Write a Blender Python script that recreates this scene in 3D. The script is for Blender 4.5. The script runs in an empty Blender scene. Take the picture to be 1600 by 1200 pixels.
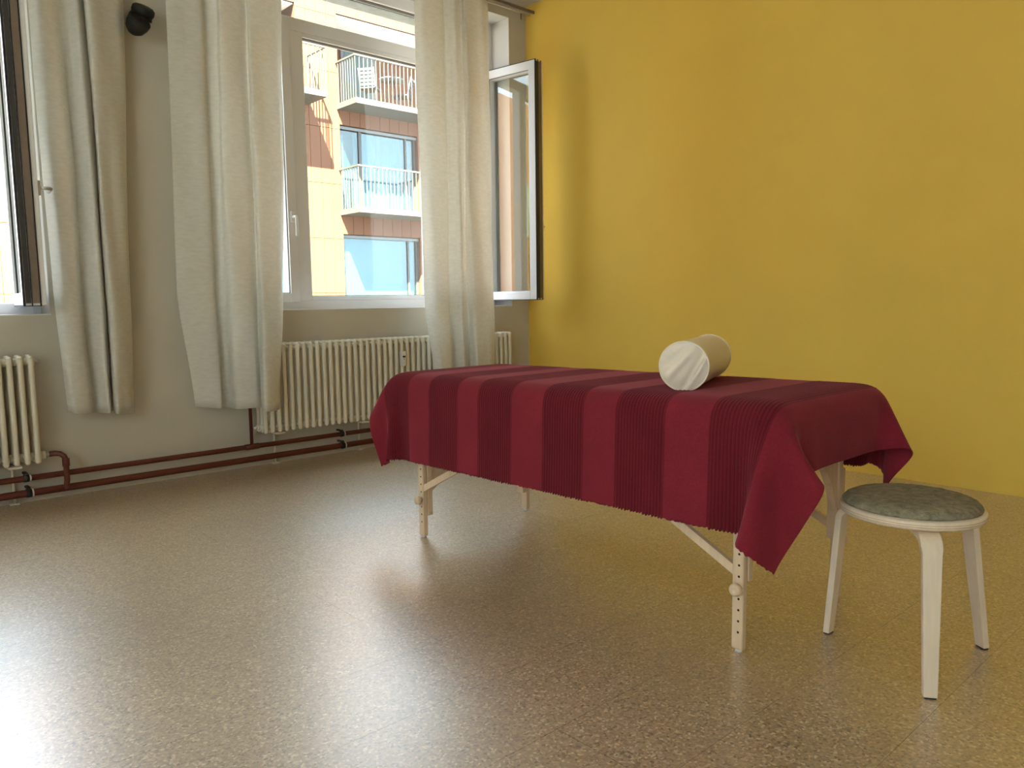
import bpy, bmesh, math, random
import numpy as np
from mathutils import Vector, Matrix

random.seed(7)
SC = bpy.context.scene
COL = SC.collection
PI = math.pi

# ------------------------------------------------------------------ camera
def make_camera():
    yaw, pitch, roll = map(math.radians, (42.41446, 6.11898, -0.75779))
    F = Vector((math.sin(yaw) * math.cos(pitch), math.cos(yaw) * math.cos(pitch), -math.sin(pitch)))
    R = Vector((math.cos(yaw), -math.sin(yaw), 0)); U = R.cross(F)
    R2 = math.cos(roll) * R + math.sin(roll) * U
    U2 = -math.sin(roll) * R + math.cos(roll) * U
    cam = bpy.data.cameras.new('camera'); ob = bpy.data.objects.new('camera', cam); COL.objects.link(ob)
    cam.sensor_width = 36.0; cam.lens = 1212.79 / 1600 * 36.0; cam.clip_end = 300
    m = Matrix((R2, U2, -F)).transposed().to_4x4(); m.translation = Vector((-4.39294, -4.59613, 1.0))
    ob.matrix_world = m; SC.camera = ob
make_camera()

# ------------------------------------------------------------------ sky, sun, exposure
SKY = (0.74, 0.87, 1.0); SKY_STRENGTH = 8.0
SUN_STRENGTH = 160.0
EXPOSURE = 0.25
w = bpy.data.worlds.new('sky'); SC.world = w; w.use_nodes = True
bg = w.node_tree.nodes['Background']; bg.inputs[0].default_value = (*SKY, 1); bg.inputs[1].default_value = SKY_STRENGTH
sun = bpy.data.lights.new('sun', 'SUN'); sun.energy = SUN_STRENGTH; sun.angle = math.radians(0.6); sun.color = (1.0, 0.93, 0.62)
so = bpy.data.objects.new('sun', sun); COL.objects.link(so)
so.rotation_euler = Vector((0.7, 1.0, -1.63)).to_track_quat('-Z', 'Y').to_euler()
SC.view_settings.view_transform = 'Standard'; SC.view_settings.look = 'None'
SC.view_settings.exposure = EXPOSURE; SC.view_settings.gamma = 1.0
SC.view_settings.use_curve_mapping = False
SC.cycles.max_bounces = 14; SC.cycles.diffuse_bounces = 8; SC.cycles.glossy_bounces = 5
SC.cycles.transmission_bounces = 8; SC.cycles.transparent_max_bounces = 24
SC.cycles.sample_clamp_indirect = 8.0

# ------------------------------------------------------------------ materials
MATS = {}
def nodes_of(name):
    m = bpy.data.materials.new(name); m.use_nodes = True; MATS[name] = m
    nt = m.node_tree; return m, nt, nt.nodes['Principled BSDF']
def N(nt, typ, **kw):
    n = nt.nodes.new(typ)
    for k, v in kw.items(): setattr(n, k, v)
    return n
def setin(n, **kw):
    for k, v in kw.items(): n.inputs[k.replace('_', ' ')].default_value = v
def mat(name, col, rough=0.5, var=0.06, scale=12.0, bump=0.0, bscale=None, metal=0.0, spec=0.5, stretch=None, coat=0.0):
    """Principled with a noise-driven tone variation and optional fine relief."""
    m, nt, b = nodes_of(name)
    tc = N(nt, 'ShaderNodeTexCoord'); src = tc.outputs['Object']
    if stretch:
        mp = N(nt, 'ShaderNodeMapping'); mp.inputs['Scale'].default_value = stretch
        nt.links.new(src, mp.inputs[0]); src = mp.outputs[0]
    no = N(nt, 'ShaderNodeTexNoise'); setin(no, Scale=scale, Detail=5.0, Roughness=0.6); nt.links.new(src, no.inputs['Vector'])
    rp = N(nt, 'ShaderNodeValToRGB')
    rp.color_ramp.elements[0].position = 0.3; rp.color_ramp.elements[1].position = 0.7
    rp.color_ramp.elements[0].color = (*[max(0, c * (1 - var)) for c in col], 1)
    rp.color_ramp.elements[1].color = (*[min(1, c * (1 + var)) for c in col], 1)
    nt.links.new(no.outputs['Fac'], rp.inputs[0]); nt.links.new(rp.outputs[0], b.inputs['Base Color'])
    setin(b, Roughness=rough, Metallic=metal); b.inputs['Specular IOR Level'].default_value = spec
    if coat: b.inputs['Coat Weight'].default_value = coat
    if bump:
        n2 = N(nt, 'ShaderNodeTexNoise'); setin(n2, Scale=bscale or scale * 8, Detail=3.0); nt.links.new(src, n2.inputs['Vector'])
        bp = N(nt, 'ShaderNodeBump'); setin(bp, Strength=bump, Distance=0.004)
        nt.links.new(n2.outputs['Fac'], bp.inputs['Height']); nt.links.new(bp.outputs[0], b.inputs['Normal'])
    return m

mat('plaster', (0.54, 0.50, 0.415), 0.85, 0.03, 3, 0.12, 90)
mat('yellow_paint', (0.77, 0.51, 0.088), 0.75, 0.025, 2.5, 0.12, 120, spec=0.3)
mat('ceiling_paint', (0.60, 0.585, 0.55), 0.9, 0.02, 3)
mat('pvc', (0.72, 0.72, 0.73), 0.35, 0.01, 5)
mat('gasket', (0.012, 0.012, 0.014), 0.6, 0.1, 20)
mat('steel', (0.55, 0.54, 0.52), 0.3, 0.05, 20, metal=1.0)
mat('bronze_edge', (0.20, 0.155, 0.12), 0.45, 0.1, 20, metal=0.3)
mat('radiator_enamel', (0.70, 0.655, 0.54), 0.4, 0.03, 8)
mat('red_oxide_paint', (0.115, 0.022, 0.012), 0.5, 0.15, 14, 0.1, 60)
mat('black_metal', (0.003, 0.003, 0.003), 0.6, 0.1, 20)
mat('clamp_black', (0.015, 0.013, 0.012), 0.5, 0.1, 20)
mat('concrete', (0.30, 0.31, 0.31), 0.9, 0.2, 14, 0.3, 60)
mat('birch', (0.70, 0.53, 0.35), 0.5, 0.09, 9, 0.05, 60, stretch=(6, 6, 0.6))
mat('birch_pale', (0.78, 0.65, 0.49), 0.45, 0.06, 9, 0.04, 60, stretch=(7, 7, 0.6))
mat('ply_edge', (0.58, 0.43, 0.28), 0.6, 0.14, 12, stretch=(2, 2, 14))
mat('hole_dark', (0.02, 0.013, 0.008), 0.9, 0.1, 20)
mat('felt', (0.27, 0.24, 0.165), 0.95, 0.35, 55, 0.9, 210, spec=0.1)
mat('vinyl', (0.76, 0.68, 0.56), 0.32, 0.02, 6, 0.05, 30)
mat('vinyl_piping', (0.80, 0.72, 0.58), 0.4, 0.02, 6)
mat('pad_vinyl', (0.33, 0.05, 0.07), 0.5, 0.03, 6)
mat('display', (0.03, 0.03, 0.03), 0.3, 0.1, 20)
# across the street
mat('facade_orange', (0.092, 0.034, 0.0155), 0.8, 0.05, 0.9)
mat('facade_backing', (0.05, 0.022, 0.01), 0.9, 0.1, 2)
mat('facade_brown', (0.05, 0.022, 0.014), 0.8, 0.1, 2)
mat('facade_white', (0.78, 0.76, 0.72), 0.8, 0.03, 2)
mat('balcony_metal', (0.05, 0.05, 0.05), 0.6, 0.08, 3)
mat('rail_metal', (0.045, 0.045, 0.045), 0.5, 0.05, 3)
mat('far_frame', (0.035, 0.034, 0.033), 0.5, 0.05, 3)
mat('far_white_frame', (0.09, 0.09, 0.09), 0.5, 0.05, 3)
mat('far_blind', (0.075, 0.10, 0.105), 0.9, 0.06, 1.5, stretch=(6, 1, 0.4))
mat('far_curtain', (0.09, 0.10, 0.10), 0.9, 0.12, 1.5, stretch=(9, 1, 0.3))
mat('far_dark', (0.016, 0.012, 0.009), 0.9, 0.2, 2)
mat('asphalt', (0.06, 0.06, 0.06), 0.9, 0.15, 2)
mat('outer_render', (0.30, 0.28, 0.25), 0.9, 0.05, 2)
mat('garden_grey', (0.03, 0.034, 0.042), 0.6, 0.1, 6)

def glass_mat(name, tint, refl=0.065):
    m, nt, b = nodes_of(name); nt.nodes.remove(b)
    out = nt.nodes['Material Output']
    tr = N(nt, 'ShaderNodeBsdfTransparent'); tr.inputs[0].default_value = (*tint, 1)
    gl = N(nt, 'ShaderNodeBsdfGlossy'); gl.inputs['Roughness'].default_value = 0.0
    lw = N(nt, 'ShaderNodeLayerWeight'); lw.inputs[0].default_value = 0.5      # facing = 1 - cos, same on both faces
    pw = N(nt, 'ShaderNodeMath', operation='POWER'); pw.inputs[1].default_value = 5.0; nt.links.new(lw.outputs['Facing'], pw.inputs[0])
    fr = N(nt, 'ShaderNodeMath', operation='MULTIPLY_ADD'); fr.inputs[1].default_value = 1 - refl; fr.inputs[2].default_value = refl
    nt.links.new(pw.outputs[0], fr.inputs[0])
    mx = N(nt, 'ShaderNodeMixShader')
    nt.links.new(fr.outputs[0], mx.inputs[0]); nt.links.new(tr.outputs[0], mx.inputs[1]); nt.links.new(gl.outputs[0], mx.inputs[2])
    nt.links.new(mx.outputs[0], out.inputs[0])
glass_mat('glass', (0.93, 0.96, 0.95))
glass_mat('far_glass', (0.72, 0.90, 0.95))

def fabric_curtain():
    m, nt, b = nodes_of('curtain_linen')
    out = nt.nodes['Material Output']
    tc = N(nt, 'ShaderNodeTexCoord')
    mp = N(nt, 'ShaderNodeMapping'); mp.inputs['Scale'].default_value = (3, 3, 9); nt.links.new(tc.outputs['Object'], mp.inputs[0])
    no = N(nt, 'ShaderNodeTexNoise'); setin(no, Scale=8.0, Detail=6.0); nt.links.new(mp.outputs[0], no.inputs['Vector'])
    rp = N(nt, 'ShaderNodeValToRGB'); e = rp.color_ramp.elements
    e[0].color = (0.79, 0.77, 0.71, 1); e[1].color = (0.85, 0.835, 0.78, 1); e[0].position = .35; e[1].position = .65
    nt.links.new(no.outputs['Fac'], rp.inputs[0]); nt.links.new(rp.outputs[0], b.inputs['Base Color'])
    setin(b, Roughness=0.95); b.inputs['Specular IOR Level'].default_value = 0.1
    tl = N(nt, 'ShaderNodeBsdfTranslucent'); nt.links.new(rp.outputs[0], tl.inputs[0])
    n2 = N(nt, 'ShaderNodeTexNoise'); setin(n2, Scale=9.0, Detail=6.0); nt.links.new(tc.outputs['Object'], n2.inputs['Vector'])
    bp = N(nt, 'ShaderNodeBump'); setin(bp, Strength=0.35, Distance=0.01); nt.links.new(n2.outputs['Fac'], bp.inputs['Height'])
    nt.links.new(bp.outputs[0], b.inputs['Normal'])
    mx = N(nt, 'ShaderNodeMixShader'); mx.inputs[0].default_value = 0.34
    nt.links.new(b.outputs[0], mx.inputs[1]); nt.links.new(tl.outputs[0], mx.inputs[2]); nt.links.new(mx.outputs[0], out.inputs[0])
fabric_curtain()

def floor_material():
    m, nt, b = nodes_of('cork_floor')
    tc = N(nt, 'ShaderNodeTexCoord'); src = tc.outputs['Object']
    geo = N(nt, 'ShaderNodeNewGeometry')
    v1 = N(nt, 'ShaderNodeTexVoronoi'); setin(v1, Scale=170.0); nt.links.new(geo.outputs['Position'], v1.inputs['Vector'])
    n1 = N(nt, 'ShaderNodeTexNoise'); setin(n1, Scale=120.0, Detail=4.0); nt.links.new(geo.outputs['Position'], n1.inputs['Vector'])
    n2 = N(nt, 'ShaderNodeTexNoise'); setin(n2, Scale=1.3, Detail=4.0); nt.links.new(geo.outputs['Position'], n2.inputs['Vector'])
    sp = N(nt, 'ShaderNodeSeparateColor'); nt.links.new(v1.outputs['Color'], sp.inputs[0])
    rp = N(nt, 'ShaderNodeValToRGB'); cr = rp.color_ramp
    cr.elements[0].position = 0.0; cr.elements[0].color = (0.16, 0.10, 0.05, 1)
    cr.elements[1].position = 1.0; cr.elements[1].color = (0.72, 0.58, 0.40, 1)
    for p, c in ((0.14, (0.33, 0.225, 0.125)), (0.5, (0.42, 0.30, 0.175)), (0.84, (0.50, 0.37, 0.225))):
        e = cr.elements.new(p); e.color = (*c, 1)
    nt.links.new(sp.outputs[0], rp.inputs[0])
    mx = N(nt, 'ShaderNodeMix', data_type='RGBA', blend_type='OVERLAY'); mx.inputs[0].default_value = 0.45
    nt.links.new(rp.outputs[0], mx.inputs[6]); nt.links.new(n1.outputs['Fac'], mx.inputs[7])
    mx2 = N(nt, 'ShaderNodeMix', data_type='RGBA', blend_type='OVERLAY'); mx2.inputs[0].default_value = 0.3
    nt.links.new(mx.outputs[2], mx2.inputs[6]); nt.links.new(n2.outputs['Fac'], mx2.inputs[7])
    nt.links.new(mx2.outputs[2], b.inputs['Base Color'])
    mr = N(nt, 'ShaderNodeMapRange'); setin(mr, To_Min=0.30, To_Max=0.42); nt.links.new(n1.outputs['Fac'], mr.inputs[0])
    nt.links.new(mr.outputs[0], b.inputs['Roughness'])
    b.inputs['Specular IOR Level'].default_value = 0.7
    setin(b, Coat_Weight=1.0, Coat_Roughness=0.33, Coat_IOR=2.7)
    bp = N(nt, 'ShaderNodeBump'); setin(bp, Strength=0.10, Distance=0.001); nt.links.new(n1.outputs['Fac'], bp.inputs['Height'])
    nt.links.new(bp.outputs[0], b.inputs['Normal'])
floor_material()

def cloth_material():
    m, nt, b = nodes_of('burgundy_cotton')
    at = N(nt, 'ShaderNodeAttribute', attribute_name='rib')
    tc = N(nt, 'ShaderNodeTexCoord')
    no = N(nt, 'ShaderNodeTexNoise'); setin(no, Scale=160.0, Detail=4.0); nt.links.new(tc.outputs['Object'], no.inputs['Vector'])
    n2 = N(nt, 'ShaderNodeTexNoise'); setin(n2, Scale=7.0, Detail=5.0); nt.links.new(tc.outputs['Object'], n2.inputs['Vector'])
    mx = N(nt, 'ShaderNodeMix', data_type='RGBA'); nt.links.new(at.outputs['Fac'], mx.inputs[0])
    mx.inputs[6].default_value = (0.19, 0.015, 0.026, 1); mx.inputs[7].default_value = (0.088, 0.005, 0.009, 1)
    m2 = N(nt, 'ShaderNodeMix', data_type='RGBA', blend_type='OVERLAY'); m2.inputs[0].default_value = 0.22
    nt.links.new(mx.outputs[2], m2.inputs[6]); nt.links.new(no.outputs['Fac'], m2.inputs[7])
    m3 = N(nt, 'ShaderNodeMix', data_type='RGBA', blend_type='OVERLAY'); m3.inputs[0].default_value = 0.18
    nt.links.new(m2.outputs[2], m3.inputs[6]); nt.links.new(n2.outputs['Fac'], m3.inputs[7])
    nt.links.new(m3.outputs[2], b.inputs['Base Color'])
    setin(b, Roughness=0.9); b.inputs['Specular IOR Level'].default_value = 0.15
    b.inputs['Sheen Weight'].default_value = 0.2; b.inputs['Sheen Roughness'].default_value = 0.5
    b.inputs['Sheen Tint'].default_value = (0.9, 0.32, 0.38, 1)
    bp = N(nt, 'ShaderNodeBump'); setin(bp, Strength=0.3, Distance=0.002); nt.links.new(no.outputs['Fac'], bp.inputs['Height'])
    nt.links.new(bp.outputs[0], b.inputs['Normal'])
cloth_material()

# ------------------------------------------------------------------ mesh helpers
class MB:
    def __init__(s): s.v = []; s.f = []; s.sm = []
    def add(s, vs, fs, smooth=False):
        o = len(s.v); s.v += [tuple(v) for v in vs]
        for f in fs: s.f.append([i + o for i in f]); s.sm.append(smooth)
        return s
    def box(s, x0, x1, y0, y1, z0, z1):
        vs = [(x, y, z) for z in (z0, z1) for y in (y0, y1) for x in (x0, x1)]
        return s.add(vs, [(0, 2, 3, 1), (4, 5, 7, 6), (0, 1, 5, 4), (2, 6, 7, 3), (0, 4, 6, 2), (1, 3, 7, 5)])
    def cbox(s, x0, x1, y0, y1, z0, z1, c=0.003):
        bm = bmesh.new(); bmesh.ops.create_cube(bm, size=1)
        for v in bm.verts:
            v.co = Vector(((x0 + x1) / 2 + v.co.x * (x1 - x0), (y0 + y1) / 2 + v.co.y * (y1 - y0), (z0 + z1) / 2 + v.co.z * (z1 - z0)))
        bmesh.ops.bevel(bm, geom=bm.edges[:], offset=c, segments=2, affect='EDGES', profile=0.5)
        bm.verts.index_update()
        s.add([v.co for v in bm.verts], [[v.index for v in f.verts] for f in bm.faces]); bm.free(); return s
    def beam(s, a, b, w, h, up=(0, 0, 1)):
        a = Vector(a); b = Vector(b); d = (b - a).normalized(); sd = d.cross(Vector(up)).normalized(); u = sd.cross(d)
        vs = [p + sd * (w / 2 * i) + u * (h / 2 * j) for p in (a, b) for j in (-1, 1) for i in (-1, 1)]
        return s.add(vs, [(0, 2, 3, 1), (4, 5, 7, 6), (0, 1, 5, 4), (2, 6, 7, 3), (0, 4, 6, 2), (1, 3, 7, 5)])
    def tube(s, pts, r, n=12, caps=True):
        pts = [Vector(p) for p in pts]; rs = r if isinstance(r, (list, tuple)) else [r] * len(pts)
        t0 = (pts[1] - pts[0]).normalized(); ref = Vector((0, 0, 1)) if abs(t0.z) < .9 else Vector((1, 0, 0))
        u = t0.cross(ref).normalized(); rings = []
        for i, p in enumerate(pts):
            t = ((pts[min(i + 1, len(pts) - 1)] - pts[i]).normalized() + (pts[i] - pts[max(i - 1, 0)]).normalized())
            t = t.normalized(); u = (u - t * u.dot(t)).normalized(); v = t.cross(u)
            rings.append([p + (u * math.cos(2 * PI * k / n) + v * math.sin(2 * PI * k / n)) * rs[i] for k in range(n)])
        vs = [q for r_ in rings for q in r_]
        fs = [(i * n + k, i * n + (k + 1) % n, (i + 1) * n + (k + 1) % n, (i + 1) * n + k) for i in range(len(pts) - 1) for k in range(n)]
        s.add(vs, fs, True)
        if caps:
            o = len(s.v) - len(vs); e = o + (len(pts) - 1) * n
            s.f.append([o + k for k in range(n)][::-1]); s.sm.append(False)
            s.f.append([e + k for k in range(n)]); s.sm.append(False)
        return s
    def lathe(s, prof, n=32, mtx=None, smooth=True):
        vs = []; fs = []
        for r, z in prof:
            for k in range(n):
                p = Vector((r * math.cos(2 * PI * k / n), r * math.sin(2 * PI * k / n), z)); vs.append(mtx @ p if mtx else p)
        m = len(prof)
        fs = [(i * n + k, i * n + (k + 1) % n, (i + 1) * n + (k + 1) % n, (i + 1) * n + k) for i in range(m - 1) for k in range(n)]
        s.add(vs, fs, smooth); o = len(s.v) - len(vs)
        if prof[0][0] > 1e-6: s.f.append([o + k for k in range(n)][::-1]); s.sm.append(False)
        if prof[-1][0] > 1e-6: s.f.append([o + (m - 1) * n + k for k in range(n)]); s.sm.append(False)
        return s
    def prism(s, poly, axis, a, b):
        """poly: list of 2-D points, extruded along axis ('x','y','z') from a to b"""
        def P(p, t):
            return {'x': (t, p[0], p[1]), 'y': (p[0], t, p[1]), 'z': (p[0], p[1], t)}[axis]
        n = len(poly); vs = [P(p, a) for p in poly] + [P(p, b) for p in poly]
        fs = [list(range(n))[::-1], list(range(n, 2 * n))] + [(i, (i + 1) % n, n + (i + 1) % n, n + i) for i in range(n)]
        return s.add(vs, fs)
    def mesh(s, name, m, fixn=True):
        me = bpy.data.meshes.new(name); me.from_pydata(s.v, [], s.f); me.materials.append(MATS[m])
        me.polygons.foreach_set('use_smooth', s.sm)
        if fixn:
            bm = bmesh.new(); bm.from_mesh(me); bmesh.ops.recalc_face_normals(bm, faces=bm.faces); bm.to_mesh(me); bm.free()
        me.update(); return me
    def build(s, name, m, parent=None, fixn=True):
        return link(name, s.mesh(name, m, fixn), parent)

def link(name, data, parent=None, loc=(0, 0, 0), rotz=0.0):
    o = bpy.data.objects.new(name, data); COL.objects.link(o); o.location = loc; o.rotation_euler = (0, 0, rotz)
    if parent: o.parent = parent
    return o
def empty(name, loc=(0, 0, 0), rotz=0.0, parent=None):
    o = link(name, None, parent, loc, rotz); o.empty_display_size = 0.1; return o
def tag(o, label=None, cat=None, group=None, kind=None):
    if label: o['label'] = label
    if cat: o['category'] = cat
    if group: o['group'] = group
    if kind: o['kind'] = kind
    return o
def bevel(o, w=0.002, seg=2, ang=40):
    b = o.modifiers.new('bevel', 'BEVEL'); b.width = w; b.segments = seg; b.limit_method = 'ANGLE'; b.angle_limit = math.radians(ang); return o

# ------------------------------------------------------------------ room shell
H = 3.284; XL = -7.6; YF = -7.2; WT = 0.40
OPEN = [(-2.50, -0.177), (-5.76, -3.426)]     # window openings in x
Z0, Z1 = 0.958, 3.168

floor = MB().box(XL, 0, YF, 0, -0.2, -0.006).build('floor', 'facade_backing'); tag(floor, kind='structure')
PW, PL = 0.2875, 2.4
pm = {}
def plank_mesh(lx, wy):
    key = (round(lx, 3), round(wy, 3))
    if key not in pm:
        me = MB().box(0.00022, lx - 0.00022, 0.00022, wy - 0.00022, -0.006, 0.0).mesh('floor_plank', 'cork_floor')
        me.materials.append(MATS['hole_dark'])          # edges coloured dark so the seams look shaded and don't glint
        for f in me.polygons:
            if abs(f.normal.z) < 0.5: f.material_index = 1
        pm[key] = me
    return pm[key]
row = 0; y = -2.2375 + PW * 7
rows = []
while y > YF - PW: rows.append(y); y -= PW
for r, y in enumerate(rows):
    y1 = min(0.0, y + PW); y0 = max(YF, y)
    if y1 - y0 < 0.01: continue
    x = XL - (PL * (0.62 if r % 2 else 0.15))
    while x < -1e-4:
        x0 = max(XL, x); x1 = min(0.0, x + PL)
        if x1 - x0 > 0.01: link('floor_plank', plank_mesh(x1 - x0, y1 - y0), floor, (x0, y0, 0))
        x += PL

wb = MB()
xs = [0.0]
for a, b in OPEN: xs += [b, a]
xs.append(XL)
for i in range(0, len(xs), 2): wb.box(xs[i + 1], xs[i], 0, WT, 0, H)
for a, b in OPEN:
    wb.box(a, b, 0, WT, 0, Z0); wb.box(a, b, 0, WT, Z1, H)
wall_back = tag(wb.build('wall_back', 'plaster'), kind='structure')
tag(MB().box(0, 0.3, YF, WT, -0.2, H).build('wall_right', 'yellow_paint'), kind='structure')
OPEN_L = [(-6.9, -3.6)]                         # opening in y, added in the unseen left wall for more daylight
wl_ = MB(); ys = [WT]
for a, b in OPEN_L[::-1]: ys += [b, a]
ys.append(YF)
for i in range(0, len(ys), 2): wl_.box(XL - WT, XL, ys[i + 1], ys[i], -0.2, H)
for a, b in OPEN_L: wl_.box(XL - WT, XL, a, b, -0.2, Z0).box(XL - WT, XL, a, b, Z1, H)
tag(wl_.build('wall_left', 'plaster'), kind='structure')
tag(MB().box(XL - 0.4, 0.3, YF - 0.3, YF, -0.2, H).build('wall_front', 'plaster'), kind='structure')
tag(MB().box(XL - 0.4, 0.3, YF - 0.3, WT, H, H + 0.3).build('ceiling', 'ceiling_paint'), kind='structure')

# ------------------------------------------------------------------ windows
FY0, FY1 = 0.20, 0.275        # frame depth
SW = 0.52                     # sash width
def rect_frame(mb, x0, x1, z0, z1, w, y0, y1):
    mb.box(x0, x0 + w, y0, y1, z0, z1); mb.box(x1 - w, x1, y0, y1, z0, z1)
    mb.box(x0 + w, x1 - w, y0, y1, z0, z0 + w); mb.box(x0 + w, x1 - w, y0, y1, z1 - w, z1); return mb
def sash(parent, hinge_x, side, ang, z0=1.008, z1=2.776, handle_metal='pvc'):
    """side=+1: hinged on its right jamb. Local x runs from the hinge towards the free edge, local -y is the room face."""
    e = empty('sash', (hinge_x, FY0 + 0.0, 0), 0, parent)
    d = -side
    def X(a, b): return (min(d * a, d * b), max(d * a, d * b))
    f = MB(); W_ = SW; wd = 0.062; y0, y1 = -0.016, 0.082
    a, b = X(0, W_); rect_frame(f, a, b, z0, z1, wd, y0, y1)
    a2, b2 = X(wd * .72, W_ - wd * .72); rect_frame(f, a2, b2, z0 + wd * .72, z1 - wd * .72, 0.022, y0 + 0.02, y1 - 0.02)
    fo = bevel(f.build('sash_frame', 'pvc', e), 0.003)
    g = MB()
    a, b = X(wd - 0.004, W_ - wd + 0.004); rect_frame(g, a, b, z0 + wd - 0.004, z1 - wd + 0.004, 0.006, y0 + 0.012, y1 - 0.012)
    g.build('glazing_gasket', 'gasket', e)
    a, b = X(-0.001, W_ + 0.004); gg = MB()
    rect_frame(gg, a, b, z0 - 0.004, z1 + 0.004, 0.006, 0.006, 0.012); rect_frame(gg, a, b, z0 - 0.004, z1 + 0.004, 0.006, 0.042, 0.047); rect_frame(gg, a, b, z0 - 0.004, z1 + 0.004, 0.006, 0.072, 0.082)
    gg.build('edge_gasket', 'gasket', e)
    a, b = X(W_ + 0.001, W_ + 0.005)
    MB().box(a, b, 0.013, 0.041, z0 + 0.01, z1 - 0.01).build('lock_strip', 'bronze_edge', e)
    MB().box(a, b, 0.049, 0.070, z0 + 0.01, z1 - 0.01).build('edge_profile', 'far_frame', e)
    a, b = X(wd, W_ - wd)
    MB().box(a, b, 0.018, 0.022, z0 + wd, z1 - wd).build('pane', 'glass', e)
    hx = d * (W_ - 0.033); hz = 1.565
    h = MB().cbox(hx - 0.014, hx + 0.014, y0 - 0.012, y0, hz - 0.035, hz + 0.035, 0.004)
    if ang: lever = [(hx - d * 0.012, y0 - 0.056, hz), (hx - d * 0.125, y0 - 0.058, hz)]       # turned level while the sash stands open
    else: lever = [(hx, y0 - 0.056, hz - 0.012), (hx, y0 - 0.058, hz - 0.125)]
    h.tube([(hx, y0 - 0.01, hz), (hx, y0 - 0.048, hz)] + lever, 0.009, 10)
    h.build('handle', handle_metal, e)
    e.rotation_euler.z = ang
    return e
def window(name, a, b, label, angs, hm=('pvc', 'pvc'), loc=(0, 0, 0), rz=0.0):
    r = tag(empty(name, loc, rz), label, 'window', kind='structure')
    f = MB(); fw = 0.035
    m1, m2 = a + 0.61, b - 0.61            # mullion centres
    f.box(a, a + fw, FY0, FY1, Z0, Z1); f.box(b - fw, b, FY0, FY1, Z0, Z1)
    f.box(a + fw, b - fw, FY0, FY1, Z0, 1.022); f.box(a + fw, b - fw, FY0, FY1, 3.082, Z1)
    f.box(a + fw, b - fw, FY0, FY1, 2.755, 2.838)
    for m in (m1, m2): f.box(m - 0.028, m + 0.068 if m is m1 else m + 0.028, FY0, FY1, 1.022, 2.755) if m is m1 else f.box(m - 0.068, m + 0.028, FY0, FY1, 1.022, 2.755)
    f.box(m1 + 0.068, m2 - 0.068, FY0, FY1, 1.022, 1.05); f.box(m1 + 0.068, m2 - 0.068, FY0, FY1, 2.728, 2.755)
    bevel(f.build('window_frame', 'pvc', r), 0.004)
    g = MB(); rect_frame(g, m1 + 0.066, m2 - 0.066, 1.048, 2.73, 0.006, FY0 + 0.02, FY1 - 0.02)
    rect_frame(g, a + fw - .002, b - fw + .002, 2.836, 3.084, 0.006, FY0 + 0.02, FY1 - 0.02); g.build('glazing_gasket', 'gasket', r)
    MB().box(m1 + 0.066, m2 - 0.066, 0.236, 0.240, 1.048, 2.73).build('pane', 'glass', r)
    MB().box(a + fw, b - fw, 0.236, 0.240, 2.837, 3.083).build('pane', 'glass', r)
    s1 = sash(r, a + 0.058, -1, angs[0], handle_metal=hm[0]); s2 = sash(r, b - 0.042, 1, angs[1], handle_metal=hm[1])
    sl = MB().box(a, b, 0.0, FY0, Z0 - 0.0, Z0 + 0.006); sl.build('window_sill', 'pvc', r)
    rv = MB().box(b - 0.004, b, 0.0, FY0, Z0 + .006, Z1); rv.box(a, a + 0.004, 0.0, FY0, Z0 + .006, Z1); rv.box(a + .004, b - .004, 0.0, FY0, Z1 - 0.004, Z1)
    rv.build('window_reveal', 'ceiling_paint', r)
    MB().box(a, b, FY1, WT, 3.075, Z1).build('lintel', 'concrete', r)
    return r
window('window_1', *OPEN[0], 'white three-part window above the long radiator, right sash open by the yellow wall', (0.0, math.radians(98.4)))
window('window_2', *OPEN[1], 'white window cut off at the left edge, sash swung open edge-on', (0.0, math.radians(84.0)), ('pvc', 'steel'))
window('added_window', *OPEN_L[0], 'broad white window added in the left wall to brighten the room, out of view', (0.0, 0.0), loc=(XL, 0, 0), rz=PI / 2)  # unseen window, put in so daylight reaches the yellow wall

# ------------------------------------------------------------------ curtain rail and curtains
rail = tag(empty('curtain_rail', (0, -0.085, 3.2)), 'thin curtain rail under the ceiling along the window wall', 'curtain rail')
MB().box(XL + 0.05, -0.012, -0.03, -0.018, 0.0, 0.02).build('track', 'bronze_edge', rail)
MB().box(XL + 0.05, -0.012, 0.018, 0.03, 0.0, 0.02).build('track', 'plaster', rail)
MB().tube([(-0.10, 0.03, 0.0), (-0.10, 0.03, -0.03), (-0.095, 0.035, -0.045)], 0.006, 8).build('end_hook', 'bronze_edge', rail)
for x in np.arange(-7.3, 0, 1.15): MB().box(x, x + 0.03, -0.03, 0.03, 0.02, 0.084).build('bracket', 'plaster', rail)

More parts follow.
